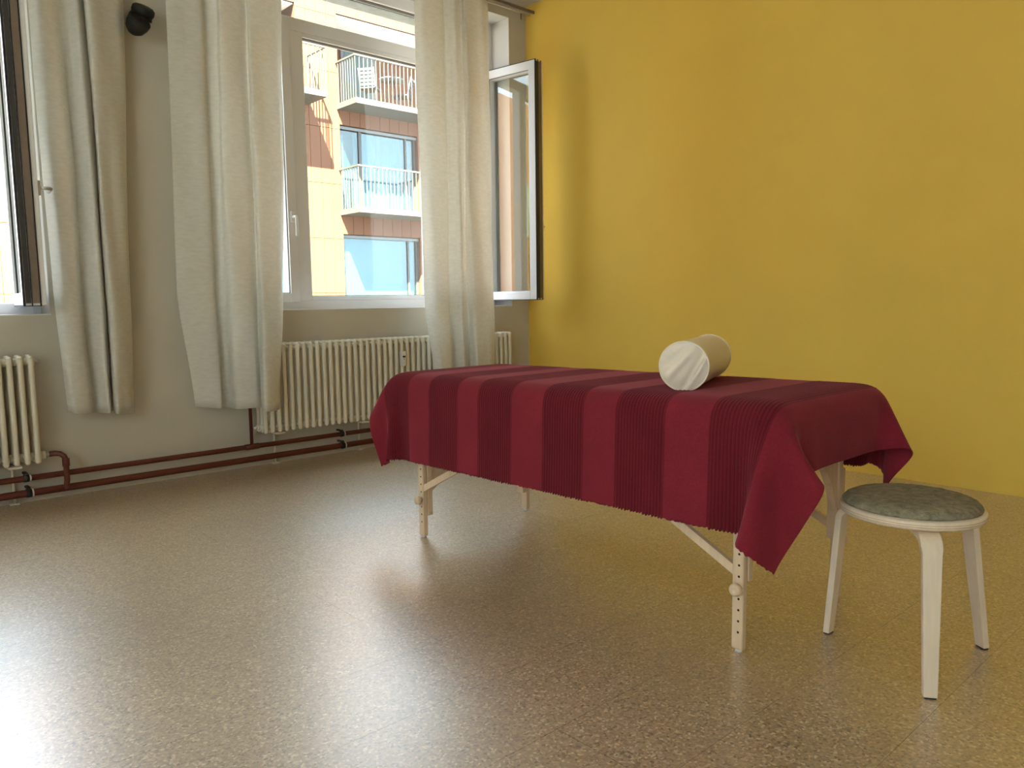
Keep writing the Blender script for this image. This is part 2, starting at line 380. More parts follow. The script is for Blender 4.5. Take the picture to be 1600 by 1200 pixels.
def catmull(P, n):
    P = np.array(P, float); P = np.vstack([2 * P[0] - P[1], P, 2 * P[-1] - P[-2]])
    m = len(P) - 3; out = []
    for t in np.linspace(0, m, n):
        i = min(int(t), m - 1); u = t - i; a, b, c, d = P[i:i + 4]
        out.append(0.5 * (2 * b + (c - a) * u + (2 * a - 5 * b + 4 * c - d) * u * u + (3 * b - a - 3 * c + d) * u ** 3))
    return np.array(out)
def curtain(rows, zt, zm, zb0, zb1, label, seed, fwd=(0, 0), ratio=0.5):
    """rows: (x at upper level, x at sill level, x at hem, y) for each fold, from left to right."""
    rng = np.random.RandomState(seed); n, m = 150, 60
    rows = np.array(rows); top, mid, bot = [catmull(rows[:, [k, 3]], n) for k in range(3)]
    full = np.linspace(0, 1, n); vs = []
    ph = rng.rand(6) * 6.28
    for j in range(m):
        v = j / (m - 1); zb = zb0 + (zb1 - zb0) * full
        z = 3.195 + (zb - 3.195) * v
        zz = z.mean()
        if zz > zm: t = (zz - zm) / (zt - zm); p = mid + (top - mid) * t
        else:
            t = (zm - zz) / (zm - (zb0 + zb1) / 2); t = t * t * (3 - 2 * t) * 0.5 + t * 0.5; p = mid + (bot - mid) * t
        yc = -0.115; amp = 0.75 + 0.35 * v
        f_ = min(1.0, max(0.0, (1.15 - zz) / 0.3)); f_ = f_ * f_ * (3 - 2 * f_)
        push = -(fwd[0] + (fwd[1] - fwd[0]) * np.clip((full - 0.35) / 0.3, 0, 1)) * f_
        wob = 0.004 * np.sin(full * 17 + v * 9 + ph[0]) + 0.004 * np.sin(full * 31 - v * 14 + ph[1])
        for i in range(n): vs.append((p[i, 0] + push[i] * ratio + 0.003 * math.sin(v * 11 + ph[2] + full[i] * 5), min(-0.015, yc + (p[i, 1] - yc) * amp + wob[i]) + push[i], z[i] + 0.006 * math.sin(full[i] * 9 + ph[3]) * (v ** 6)))
    fs = [(j * n + i, j * n + i + 1, (j + 1) * n + i + 1, (j + 1) * n + i) for j in range(m - 1) for i in range(n - 1)]
    mb = MB(); mb.add(vs, fs, True)
    o = mb.build('curtain', 'curtain_linen', None, False)
    tag(o, label, 'curtain', 'cream curtains on the window wall')
    so = o.modifiers.new('thickness', 'SOLIDIFY'); so.thickness = 0.0016
    return o
CA = [(-3.445, -3.430, -3.402, -.10), (-3.406, -3.398, -3.377, -.16), (-3.352, -3.329, -3.313, -.14), (-3.295, -3.286, -3.272, -.06),
      (-3.267, -3.262, -3.248, -.10), (-3.239, -3.220, -3.223, -.16), (-3.189, -3.177, -3.184, -.07), (-3.206, -3.194, -3.203, -.20),
      (-3.126, -3.136, -3.148, -.17), (-3.047, -3.090, -3.104, -.13), (-3.004, -3.059, -3.074, -.07)]
CB = [(-2.780, -2.805, -2.747, -.07), (-2.698, -2.716, -2.681, -.10), (-2.618, -2.626, -2.618, -.13), (-2.568, -2.583, -2.579, -.07),
      (-2.515, -2.550, -2.549, -.10), (-2.515, -2.537, -2.528, -.17), (-2.414, -2.418, -2.418, -.16), (-2.342, -2.352, -2.355, -.11),
      (-2.357, -2.365, -2.384, -.20), (-2.253, -2.270, -2.318, -.17), (-2.156, -2.205, -2.265, -.12), (-2.097, -2.158, -2.223, -.05)]
CC = [(-1.142, -1.103, -1.027, -.09), (-1.086, -1.048, -1.011, -.16), (-0.945, -0.935, -0.925, -.14), (-0.868, -0.857, -0.847, -.07),
      (-0.845, -0.825, -0.802, -.12), (-0.811, -0.807, -0.796, -.15), (-0.714, -0.708, -0.690, -.08), (-0.741, -0.721, -0.696, -.17),
      (-0.615, -0.590, -0.570, -.14), (-0.537, -0.516, -0.501, -.12), (-0.454, -0.431, -0.429, -.06)]
curtain(CA, 2.52, 1.03, 0.455, 0.42, 'cream linen curtain furthest left, beside the edge-on open sash', 1)
curtain(CB, 2.70, 1.02, 0.412, 0.365, 'cream linen curtain between the black spotlight and the large pane', 2, (0.0, 0.10), 0.45)
curtain(CC, 3.10, 1.005, 0.44, 0.41, 'cream linen curtain nearest the yellow wall, hanging behind the table', 3, (0.095, 0.095), 0.8)

# ------------------------------------------------------------------ radiators
def radiator_section():
    mb = MB(); z0, z1 = 0.212, 0.757; r = 0.0132
    for k, yy in enumerate((-0.045, -0.0, 0.045)):
        mb.tube([(0, yy, z0 + 0.012), (0, yy, z1 - 0.012)], r, 10, False)
        for zz, s in ((z0 + 0.012, -1), (z1 - 0.012, 1)):
            mb.lathe([(r, 0), (r * .86, r * .5), (r * .5, r * .87), (0.0001, r)], 10, Matrix.Translation((0, yy, zz)) @ (Matrix.Rotation(PI, 4, 'X') if s < 0 else Matrix.Identity(4)))
    for zz in (z0 + 0.034, z1 - 0.03):
        mb.tube([(-0.0225, 0, zz), (0.0225, 0, zz)], 0.021, 12)          # hub nipple
        mb.tube([(0, -0.045, zz), (0, 0.045, zz)], 0.0145, 10)
    # rounded bridge over the tubes
    mb.tube([(0, -0.045, z1 - 0.006), (0, 0.045, z1 - 0.006)], 0.011, 10)
    return mb.mesh('section', 'radiator_enamel')
SEC = radiator_section()
def radiator(x0, n, label, feet, extra=None):
    r = tag(empty('radiator', (x0, -0.078, 0)), label, 'radiator', 'column radiators under the windows')
    for i in range(n): link('section', SEC, r, (0.023 + i * 0.046, 0, 0))
    for fx in feet:
        f = MB().tube([(fx, 0.052, 0.0), (fx, 0.052, 0.2)], 0.007, 8); f.cbox(fx - 0.03, fx + 0.03, -0.05, 0.06, 0.198, 0.21, 0.003); f.cbox(fx - 0.022, fx + 0.022, 0.036, 0.07, 0, 0.006, 0.002)
        f.build('foot', 'radiator_enamel', r)
    return r
rm = radiator(-2.37, 45, 'long cream column radiator under the right-hand window', (0.12, 0.73, 1.45, 1.95))
MB().tube([(-0.012, 0, 0.246), (0.0, 0, 0.246)], 0.017, 10).tube([(-0.03, 0, 0.246), (-0.012, 0, 0.246)], 0.009, 8).build('bleed_plug', 'radiator_enamel', rm)
MB().tube([(2.07, 0, 0.727), (2.082, 0, 0.727)], 0.014, 10).build('end_plug', 'radiator_enamel', rm)
hm = MB().cbox(1.006, 1.044, -0.085, -0.057, 0.565, 0.665, 0.004).build('heat_meter', 'pvc', rm)
dsp = MB().box(1.014, 1.036, -0.0865, -0.084, 0.622, 0.634); dsp.box(1.021, 1.029, -0.0865, -0.084, 0.610, 0.615); dsp.build('meter_display', 'display', hm)
rl = radiator(-3.535 - 0.046 * 44, 44, 'cream column radiator at the left edge, below the open sash', (0.2, 1.1, 1.9))
MB().tube([(2.024, 0, 0.727), (2.036, 0, 0.727)], 0.014, 10).tube([(2.036, 0, 0.727), (2.05, 0, 0.73)], 0.006, 8).build('bleed_valve', 'steel', rl)
MB().tube([(2.024, 0, 0.246), (2.042, 0, 0.246)], 0.02, 12).build('end_plug', 'radiator_enamel', rl)
MB().tube([(2.042, 0, 0.246), (2.062, 0, 0.246)], 0.013, 8).build('union_nut', 'steel', rl)

# ------------------------------------------------------------------ heating pipes
pu = tag(empty('heating_pipe', (0, -0.062, 0.134)), 'upper, thinner red-brown heating pipe along the foot of the window wall', 'pipe', 'heating pipes')
MB().tube([(XL + .02, 0, 0), (-0.02, 0, 0)], 0.0148, 14).build('pipe', 'red_oxide_paint', pu)
MB().tube([(-2.412, 0, 0.0), (-2.412, 0, 0.58), (-2.40, 0, 0.594), (-2.37, 0, 0.594)], 0.0105, 12).build('riser', 'red_oxide_paint', pu)
MB().tube([(-2.455, 0, 0), (-2.37, 0, 0)], 0.0175, 14).build('tee', 'red_oxide_paint', pu)
pl_ = tag(empty('heating_pipe', (0, -0.068, 0.058)), 'lower, thicker red-brown heating pipe just above the floor', 'pipe', 'heating pipes')
MB().tube([(XL + .02, 0, 0), (-0.02, 0, 0)], 0.0185, 14).build('pipe', 'red_oxide_paint', pl_)
MB().tube([(-3.50, -0.010, 0.188), (-3.475, -0.011, 0.189), (-3.452, -0.022, 0.186), (-3.437, -0.035, 0.172), (-3.432, -0.040, 0.15), (-3.432, -0.040, 0.05), (-3.434, -0.03, 0.02), (-3.436, 0, 0)], 0.014, 12).build('branch', 'red_oxide_paint', pl_)
MB().tube([(-3.432, -0.040, 0.120), (-3.432, -0.040, 0.160)], 0.018, 12).build('elbow_collar', 'red_oxide_paint', pl_)
for par, rr in ((pu, 0.0148), (pl_, 0.0185)):
    for x in (-3.605 if par is pu else -3.60, -1.79, -5.4, -6.9):
        c = MB().tube([(x - 0.012, 0, 0), (x + 0.012, 0, 0)], rr + 0.004, 14); c.box(x - 0.008, x + 0.008, -0.006, 0.06, rr + 0.002, rr + 0.012)
        c = c.build('clamp', 'clamp_black', par)
        MB().tube([(x + 0.013, 0, 0), (x + 0.020, 0, 0)], rr + 0.003, 14).build('clamp_lining', 'pvc', c)

# ------------------------------------------------------------------ wall spotlight
sp = tag(empty('wall_spotlight', (-2.95, 0, 2.47)), 'black wall spotlight high between two curtains', 'lamp')
mt = Matrix.Translation((0.044, -0.09, 0.090)) @ Matrix.Rotation(math.radians(10), 4, 'Y') @ Matrix.Rotation(math.radians(28), 4, 'X')
MB().lathe([(0.001, -0.036), (0.034, -0.034), (0.050, -0.024), (0.058, -0.006), (0.056, 0.016), (0.044, 0.027), (0.024, 0.031), (0.001, 0.032)], 32, mt).build('housing', 'black_metal', sp)
mt2 = Matrix.Translation((-0.010, -0.15, -0.006)) @ Matrix.Rotation(math.radians(24), 4, 'Y') @ Matrix.Rotation(math.radians(48), 4, 'X')
MB().lathe([(0.001, -0.056), (0.026, -0.050), (0.046, -0.030), (0.056, 0.0), (0.058, 0.030), (0.053, 0.036), (0.046, 0.026), (0.001, 0.020)], 32, mt2).build('lamp_head', 'black_metal', sp)
MB().beam((0.03, -0.085, 0.06), (0.0, -0.14, 0.01), 0.036, 0.03).build('neck', 'black_metal', sp)
MB().tube([(0.03, -0.13, 0.032), (0.064, -0.136, 0.032)], 0.006, 8).tube([(0.060, -0.135, 0.032), (0.070, -0.137, 0.032)], 0.009, 10).build('knob', 'black_metal', sp)
MB().tube([(0.032, -0.06, 0.085), (0.032, -0.0, 0.085)], 0.035, 20).build('wall_plate', 'black_metal', sp)
hk = MB().tube([(0.0, -0.175, 1.57), (-0.012, -0.175, 1.57)], 0.005, 8)
hk.tube([(-0.012, -0.175, 1.57), (-0.016, -0.175, 1.57)], 0.009, 10)
tag(hk.build('wall_screw', 'bronze_edge'), 'tiny dark screw in the yellow wall beside the open sash', 'screw')

# ------------------------------------------------------------------ massage table
XN, XF, YR, YL = -2.535, -1.850, -3.600, -1.735      # padded top outline
def ztop(yy): return 0.694 + (0.722 - 0.694) * (yy - YL) / (YR - YL)
tb = tag(empty('massage_table', (-2.19, -2.7, 0)), 'birch folding massage table under the striped burgundy cloth', 'table')
def T(x, y, z=0): return (x + 2.19, y + 2.7, z)
th = math.atan2(ztop(YR) - ztop(YL), YR - YL)
for ya, yb in ((YR + 0.02, -2.709), (-2.706, YL - 0.02)):
    bm = bmesh.new(); bmesh.ops.create_cube(bm, size=1)
    for v in bm.verts:
        yy = ya + (v.co.y + .5) * (yb - ya)
        v.co = Vector(T(XN + 0.024 + (v.co.x + .5) * (XF - XN - 0.048), yy, ztop(yy) - 0.014 - (0.06 if v.co.z < 0 else 0)))
    bmesh.ops.bevel(bm, geom=bm.edges[:], offset=0.022, segments=3, affect='EDGES', profile=0.5)
    me = bpy.data.meshes.new('padded_top'); bm.to_mesh(me); bm.free(); me.materials.append(MATS['pad_vinyl'])
    link('padded_top', me, tb)
LX = (-2.497, -1.897); LY = (-3.462, -1.95)
fr = MB()
for x in (XN + 0.03, XF - 0.03): fr.beam(T(x, YR + .03, ztop(YR) - 0.112), T(x, YL - .03, ztop(YL) - 0.112), 0.022, 0.078)
for yy in (YR + .03, YL - .03, -2.73, -2.685): fr.box(*sorted((T(XN + .03, 0)[0], T(XF - .03, 0)[0])), T(0, yy)[1] - 0.01, T(0, yy)[1] + 0.01, ztop(yy) - 0.148, ztop(yy) - 0.074)
bevel(fr.build('frame', 'birch', tb), 0.002)
for yi, yy in enumerate(LY):
    s = 1 if yi == 0 else -1
    # end panel: a board with an arched cut-out that joins the two fixed legs
    zb = 0.205 if yi == 0 else 0.095; za0, za1, zp = (0.30, 0.245, 0.62) if yi == 0 else (0.198, 0.085, 0.9); zt_ = ztop(yy) - 0.08
    pts = []
    for k in range(17):
        a = k / 16; t = math.sin(PI * a)
        pts.append((LX[0] + 0.040 + (LX[1] - LX[0] - 0.080) * a, za0 + za1 * t ** zp))
    # split into strips so that the concave outline fills cleanly
    mb = MB(); yc = T(0, yy)[1]
    xa = [LX[0] + 0.012, LX[0] + 0.036] + [p[0] for p in pts] + [LX[1] - 0.036, LX[1] - 0.012]
    za = [zb, zb] + [p[1] for p in pts] + [zb, zb]
    lo = [(T(x, 0)[0], z) for x, z in zip(xa, za)]
    for i in range(len(lo) - 1):
        if abs(lo[i + 1][0] - lo[i][0]) < 1e-4: continue
        (x0, z0), (x1, z1) = lo[i], lo[i + 1]
        if i == 1: z0 = za0
        if i == len(lo) - 3: z1 = za0
        mb.prism([(x0, z0), (x1, z1), (x1, zt_), (x0, zt_)], 'y', yc - 0.013, yc + 0.013)
    mb.build('end_panel', 'birch', tb)
    for xi, x in enumerate(LX):
        d = -1 if xi == 0 else 1
        lg = empty('leg', T(x, yy), 0, tb)
        e = MB().cbox(-0.0115, 0.0115, -0.018, 0.018, 0.008, 0.44, 0.005).build('leg_post', 'birch', lg)
        MB().tube([(0, 0, 0), (0, 0, 0.010)], 0.010, 12).build('rubber_foot', 'pvc', lg)
        kz = 0.19 if yi == 0 else 0.168
        hmesh = MB().tube([(d * 0.0112, -0.004, 0), (d * 0.0119, -0.004, 0)], 0.0036, 10).mesh('peg_hole', 'hole_dark')
        for k in range(-4, 6):
            if k == 0: continue
            hz = kz + k * 0.0325
            if hz < 0.05: continue
            link('peg_hole', hmesh, lg, (0, 0, hz))
        kn = MB().lathe([(0.0085, 0), (0.009, 0.010), (0.0165, 0.012), (0.0185, 0.017), (0.0185, 0.023), (0.016, 0.028), (0.008, 0.030), (0.006, 0.027), (0.0001, 0.027)], 20,
                        Matrix.Translation((d * 0.0115, -0.006, kz)) @ Matrix.Rotation(d * PI / 2, 4, 'Y')).build('knob', 'birch', lg)
        # fixed upper post beside the sliding post
        MB().cbox(0.0125 * -d - (0.024 if d > 0 else 0), 0.0125 * -d + (0.024 if d < 0 else 0), -0.020, 0.020, zb, zt_, 0.002).build('fixed_post', 'birch', lg)
        for zz in (zb + 0.012, zb + 0.075): MB().tube([(-d * 0.025, -0.0195, zz), (-d * 0.025, -0.0215, zz)], 0.0035, 8).build('screw', 'steel', lg)
        # diagonal strut towards the middle hinge
        z_a = 0.235 if yi == 0 else 0.215
        br = MB().beam(T(x + 0.0 * d, yy + s * 0.012, z_a), T(x, yy + s * 0.42, z_a + 0.205), 0.016, 0.026).build('strut', 'birch', tb)
        MB().tube([T(x - 0.0095, yy + s * 0.235, z_a + 0.112), T(x + 0.0095, yy + s * 0.235, z_a + 0.112)], 0.005, 10).build('strut_screw', 'steel', br)

# ------------------------------------------------------------------ draped cloth (relaxed by a small position-based solver)
def drape():
    rng = np.random.RandomState(5)
    h = 0.03; on, of, oe, ol = 0.335, 0.282, 0.172, 0.15
    a = np.arange(0, XF - XN + on + of + 1e-6, h) + XN - on
    b = np.arange(0, YL - YR + oe + ol + 1e-6, h) + YR - oe
    na, nb = len(a), len(b)
    A, B = np.meshgrid(a, b, indexing='ij')
    p = np.stack([A, B, np.full_like(A, 0.745)], -1); p[..., 2] += rng.randn(na, nb) * 0.003
    p[..., 0] += rng.randn(na, nb) * 0.001
    p = p.astype(np.float32); q = p.copy()
    cx, cy = (XN + XF) / 2, (YR + YL) / 2; r = 0.042; eps = 0.003
    hx, hy, hz = (XF - XN) / 2 - r, (YL - YR) / 2 - r, 0.09 - r
    def collide(p, q):
        zt_ = ztop(p[..., 1]); d = np.stack([p[..., 0] - cx, p[..., 1] - cy, p[..., 2] - (zt_ - 0.09)], -1)
        s = np.sign(d); o = np.abs(d) - np.array([hx, hy, hz]); mo = np.maximum(o, 0)
        # cut the corners in plan so they are rounded like padded upholstery
        L = np.linalg.norm(mo, axis=-1); dist = L + np.minimum(o.max(-1), 0) - r
        nrm = np.where(L[..., None] > 1e-9, mo / np.maximum(L, 1e-9)[..., None], (o == o.max(-1, keepdims=True)) * 1.0) * s
        m = dist < eps
        p[m] += nrm[m] * (eps - dist[m])[:, None]
        dv = p - q; fr = np.where(nrm[..., 2] > 0.6, 0.9, 0.25)
        q[m] += (dv * fr[..., None])[m]
    def con(p, s1, s2, L, k):
        d = p[s2] - p[s1]; l = np.linalg.norm(d, axis=-1, keepdims=True); c = d * (k * 0.5 * (l - L) / np.maximum(l, 1e-9)); p[s1] += c; p[s2] -= c
    S = np.s_; cons = []
    def pairs(di, dj, L, k):
        ni, nj = na - di, nb - abs(dj)
        for pi in range(2):
            step = 2 * max(di, abs(dj)) if di == 0 or dj == 0 else 2
            if dj == 0:
                for o in range(di * pi, di * pi + di):
                    i1 = np.arange(o, ni, 2 * di); 
                    if len(i1): cons.append(((i1,), (i1 + di,), L, k))
            elif di == 0:
                for o in range(dj * pi, dj * pi + dj):
                    j1 = np.arange(o, nj, 2 * dj)
                    if len(j1): cons.append(((slice(None), j1), (slice(None), j1 + dj), L, k))
            else:
                i1 = np.arange(pi, ni, 2)
                if dj > 0: cons.append((np.ix_(i1, np.arange(nj)), np.ix_(i1 + di, np.arange(nj) + dj), L, k))
                else: cons.append((np.ix_(i1, np.arange(nj) - dj), np.ix_(i1 + di, np.arange(nj)), L, k))
    pairs(1, 0, h, 1.0); pairs(0, 1, h, 1.0); pairs(1, 1, h * 2 ** .5, 0.08); pairs(1, -1, h * 2 ** .5, 0.08)
    bend = []
    dt2 = 0.30 * 9.81 / 90 ** 2
    steps = 270
    for st in range(steps):
        v = (p - q) * (0.985 if st < 200 else 0.93); q = p.copy(); p = p + v; p[..., 2] -= dt2
        for it in range(13):
            for c in cons: con(p, *c)
            # bending stiffness, Jacobi
            for ax in (0, 1):
                for n_ in (2, 4):
                    kk = 0.003 if n_ == 2 else 0.0
                    if ax == 0: s1, s2 = S[:-n_], S[n_:]
                    else: s1, s2 = S[:, :-n_], S[:, n_:]
                    d = p[s2] - p[s1]; l = np.linalg.norm(d, axis=-1, keepdims=True); c = d * (kk * (l - n_ * h) / np.maximum(l, 1e-9) * 0.5)
                    p[s1] += c; p[s2] -= c
            collide(p, q)
        if st in (110, 200): q = p.copy()
    return p, a, b
def upsample(P, n, axis):
    P = np.moveaxis(P, axis, 0); m = P.shape[0]
    t = np.linspace(0, m - 1, n); i = np.minimum(t.astype(int), m - 2); u = (t - i)[:, None, None]
    E_ = np.concatenate([2 * P[:1] - P[1:2], P, 2 * P[-1:] - P[-2:-1]])
    a, b, c, d = E_[i], E_[i + 1], E_[i + 2], E_[i + 3]
    R = 0.5 * (2 * b + (c - a) * u + (2 * a - 5 * b + 4 * c - d) * u * u + (3 * b - a - 3 * c + d) * u ** 3)
    return np.moveaxis(R, 0, axis)
def make_cloth():
    p, a, b = drape()
    for _ in range(2):      # light smoothing
        s = p.copy(); s[1:-1] = 0.5 * p[1:-1] + 0.25 * (p[2:] + p[:-2]); t = s.copy()
        t[:, 1:-1] = 0.5 * s[:, 1:-1] + 0.25 * (s[:, 2:] + s[:, :-2]); p = t
    for i, i1 in ((0, 1), (-1, -2)):         # keep the four corners from drawing out into a thread
        for j, j1 in ((0, 1), (-1, -2)):
            p[i, j] = 0.35 * p[i, j] + 0.65 * (p[i1, j] + p[i, j1] - p[i1, j1])
    nA, nB = 150, 1010
    g = upsample(upsample(p, nA, 0), nB, 1)
    bb = np.linspace(b[0], b[-1], nB); rng = np.random.RandomState(3)
    rib = np.zeros(nB); ridge = np.zeros(nB); pitch = 0.0117
    for c in (-1.826, -2.155, -2.463, -2.808, -3.130, -3.469):
        wgt = np.clip((0.0935 - np.abs(bb - c)) / 0.004 + 0.5, 0, 1); rib = np.maximum(rib, wgt)
        ridge += wgt * (np.sin((bb - c) / pitch * 2 * PI))
    du = np.gradient(g, axis=0); dv = np.gradient(g, axis=1); nr = np.cross(du, dv); nr /= np.linalg.norm(nr, axis=-1, keepdims=True) + 1e-12
    if nr[nA // 2, nB // 2, 2] < 0: nr = -nr
    g += nr * (ridge * 0.0011)[None, :, None]
    # uneven cut hem on the two long sides
    jag = rng.randn(nB); jag = np.convolve(jag, np.ones(4) / 4, 'same') * 0.0022 + ridge * 0.002
    for end, nb_ in ((0, 1), (-1, -2)):
        d = g[end] - g[nb_]; d /= np.linalg.norm(d, axis=-1, keepdims=True); g[end] += d * jag[:, None]
    I = np.arange(nA * nB).reshape(nA, nB)
    F = np.stack([I[:-1, :-1], I[1:, :-1], I[1:, 1:], I[:-1, 1:]], -1).reshape(-1, 4)
    me = bpy.data.meshes.new('table_cloth'); me.from_pydata(g.reshape(-1, 3).tolist(), [], F.tolist()); me.materials.append(MATS['burgundy_cotton'])
    at = me.attributes.new('rib', 'FLOAT', 'POINT'); at.data.foreach_set('value', np.tile(rib * (0.62 + 0.38 * np.clip(-ridge, 0, 1)), (nA, 1)).ravel().astype(np.float32))
    me.polygons.foreach_set('use_smooth', [True] * len(F)); me.update()
    o = link('table_cloth', me)
    tag(o, 'burgundy cotton cloth with ribbed stripes draped over the massage table', 'cloth')
    s = o.modifiers.new('thickness', 'SOLIDIFY'); s.thickness = 0.002; s.offset = 0
    return g
CL = make_cloth()

# ------------------------------------------------------------------ bolster
def bolster():
    A_, B_ = Vector((-2.405, -3.202, 0)), Vector((-1.985, -3.015, 0)); ax = (B_ - A_).normalized(); L = (B_ - A_).length; R_ = 0.0755
    zc = float(np.mean([ztop(A_.y), ztop(B_.y)])) + 0.0045 + R_ - 0.001
    r = tag(empty('bolster', (A_.x, A_.y, zc)), 'off-white vinyl bolster roll lying on the burgundy cloth', 'bolster')
    M = Matrix((ax.cross(Vector((0, 0, 1))), Vector((0, 0, 1)), ax)).transposed().to_4x4()
    mb = MB(); prof = [(R_ - 0.001, 0.002)] + [(R_ + 0.0006 * math.sin(k * 1.3), 0.006 + (L - 0.012) * k / 12) for k in range(13)] + [(R_ - 0.001, L - 0.002)]
    mb.lathe(prof, 56, M); mb.f = mb.f[:-2]; mb.sm = mb.sm[:-2]; mb.build('cover', 'vinyl', r, False)
    for t, s in ((0.0, -1), (L, 1)):       # end caps with soft gathers
        vs, fs = [], []; n, m = 72, 14
        for j in range(m + 1):
            rr = R_ * (j / m)
            for k in range(n):
                an = 2 * PI * k / n; x, y = rr * math.cos(an), rr * math.sin(an); e = rr / R_
                cr = 2.6 * (0.0035 * math.exp(-((x * 0.75 - y * 0.66 + 0.012) / 0.011) ** 2) - 0.005 * math.exp(-((x * 0.86 - y * 0.5 - 0.034) / 0.009) ** 2) + 0.0035 * math.exp(-((x * 0.86 - y * 0.5 - 0.046) / 0.007) ** 2) - 0.0025 * math.exp(-((x * 0.6 - y * 0.8 + 0.04) / 0.009) ** 2)) \
                    + 0.0016 * e ** 3 * math.sin(an * 15 + 2 * math.sin(an * 3))
                bul = 0.010 * (1 - e ** 4) + cr * (1 - e ** 6)
                vs.append(M @ Vector((x, y, t + s * (bul + 0.0005))))
        for j in range(m):
            for k in range(n): fs.append((j * n + k, j * n + (k + 1) % n, (j + 1) * n + (k + 1) % n, (j + 1) * n + k))
        MB().add(vs, fs, True).build('end_cap', 'vinyl', r)
        ring = [M @ Vector((R_ * math.cos(2 * PI * k / 64), R_ * math.sin(2 * PI * k / 64), t)) for k in range(65)]
        MB().tube(ring, 0.0028, 8, False).build('piping', 'vinyl_piping', r)
bolster()

# ------------------------------------------------------------------ stool and seat pad
def stool():
    c = Vector((-2.203, -3.803, 0)); SR = 0.180
    r = tag(empty('stool', c), 'low round birch stool with bent plywood legs beside the massage table', 'stool')
    feet = [Vector((-2.198, -3.582, 0)) - c, Vector((-2.388, -3.932, 0)) - c, Vector((-1.984, -3.930, 0)) - c]
    prof = [(0.001, 0.405), (SR - 0.03, 0.405), (SR - 0.006, 0.411), (SR, 0.418), (SR, 0.431), (SR - 0.004, 0.435), (0.001, 0.435)]
    MB().lathe(prof, 72, None).build('seat', 'birch_pale', r)
    rim = MB()
    for z in (0.4145, 0.4205, 0.4265):
        ring = [(1.0 * (SR - (0.0028 if z < 0.416 else 0.0)) * math.cos(2 * PI * k / 96), (SR - (0.0028 if z < 0.416 else 0.0)) * math.sin(2 * PI * k / 96), z) for k in range(97)]
        rim.tube(ring, 0.0009, 6, False)
    rim.build('plywood_layers', 'ply_edge', r)
    for f in feet:
        an = math.atan2(f.y, f.x); fr_ = f.length
        path = [(0.045, 0.396), (0.10, 0.396)]
        rc, cx_, cz_ = 0.042, 0.150, 0.354
        end = 83
        for k in range(9):
            t = math.radians(90 - end * k / 8); path.append((cx_ + rc * math.cos(t), cz_ + rc * math.sin(t)))
        path += [(path[-1][0] + (fr_ - path[-1][0]) * t, path[-1][1] * (1 - t) + 0.004 * t) for t in (0.2, 0.4, 0.6, 0.8, 1.0)]
        n = len(path); vs = []; T_ = 0.0095
        for i, (x, z) in enumerate(path):
            a = Vector((*path[max(0, i - 1)], 0)); b = Vector((*path[min(n - 1, i + 1)], 0)); d = (b - a).normalized(); nn = Vector((-d.y, d.x, 0))
            if i == n - 1: nn = Vector((1, 0, 0))
            wd = 0.052 if i < 8 else 0.052 + (0.033 - 0.052) * (i - 8) / (n - 9)
            for s1, s2 in ((-1, -1), (1, -1), (1, 1), (-1, 1)):
                vs.append((x + nn.x * T_ * s2, wd / 2 * s1, z + nn.y * T_ * s2))
        fs = [[0, 1, 2, 3][::-1], [(n - 1) * 4 + k for k in range(4)]] + [(i * 4 + k, i * 4 + (k + 1) % 4, (i + 1) * 4 + (k + 1) % 4, (i + 1) * 4 + k) for i in range(n - 1) for k in range(4)]
        o = MB().add(vs, fs).build('leg', 'birch_pale', r); o.rotation_euler.z = an; bevel(o, 0.002, 2, 50)
        g = MB().cbox(fr_ - 0.008, fr_ + 0.008, -0.014, 0.014, 0.0, 0.005, 0.001).build('glide', 'gasket', o)
    # felt pad on the seat
    vs, fs = [], []; n, m = 96, 20; rng = random.Random(4); PR = 0.172
    prof = [(0.0, 0.4632), (0.35, 0.463), (0.6, 0.4622), (0.78, 0.4605), (0.88, 0.4575), (0.95, 0.4525), (0.985, 0.447), (1.0, 0.442), (0.99, 0.4375), (0.95, 0.4355), (0.0, 0.4355)]
    for rr, z in prof:
        for k in range(n):
            an = 2 * PI * k / n; wv = 1 + 0.006 * math.sin(3 * an + 1) + 0.004 * math.sin(7 * an)
            nz = (rng.random() - .5) * 0.0022 * (1 if 0.3 < rr else 0)
            vs.append((c.x + 0.002 + PR * rr * wv * math.cos(an) * (1 + nz * 3), c.y + 0.002 + PR * rr * wv * math.sin(an) * (1 + nz * 3), z + nz * 0.5))
    fs = [(j * n + k, j * n + (k + 1) % n, (j + 1) * n + (k + 1) % n, (j + 1) * n + k) for j in range(len(prof) - 1) for k in range(n)]
    tag(MB().add(vs, fs, True).build('seat_pad', 'felt'), 'round grey-green felt pad on top of the stool', 'cushion')
stool()

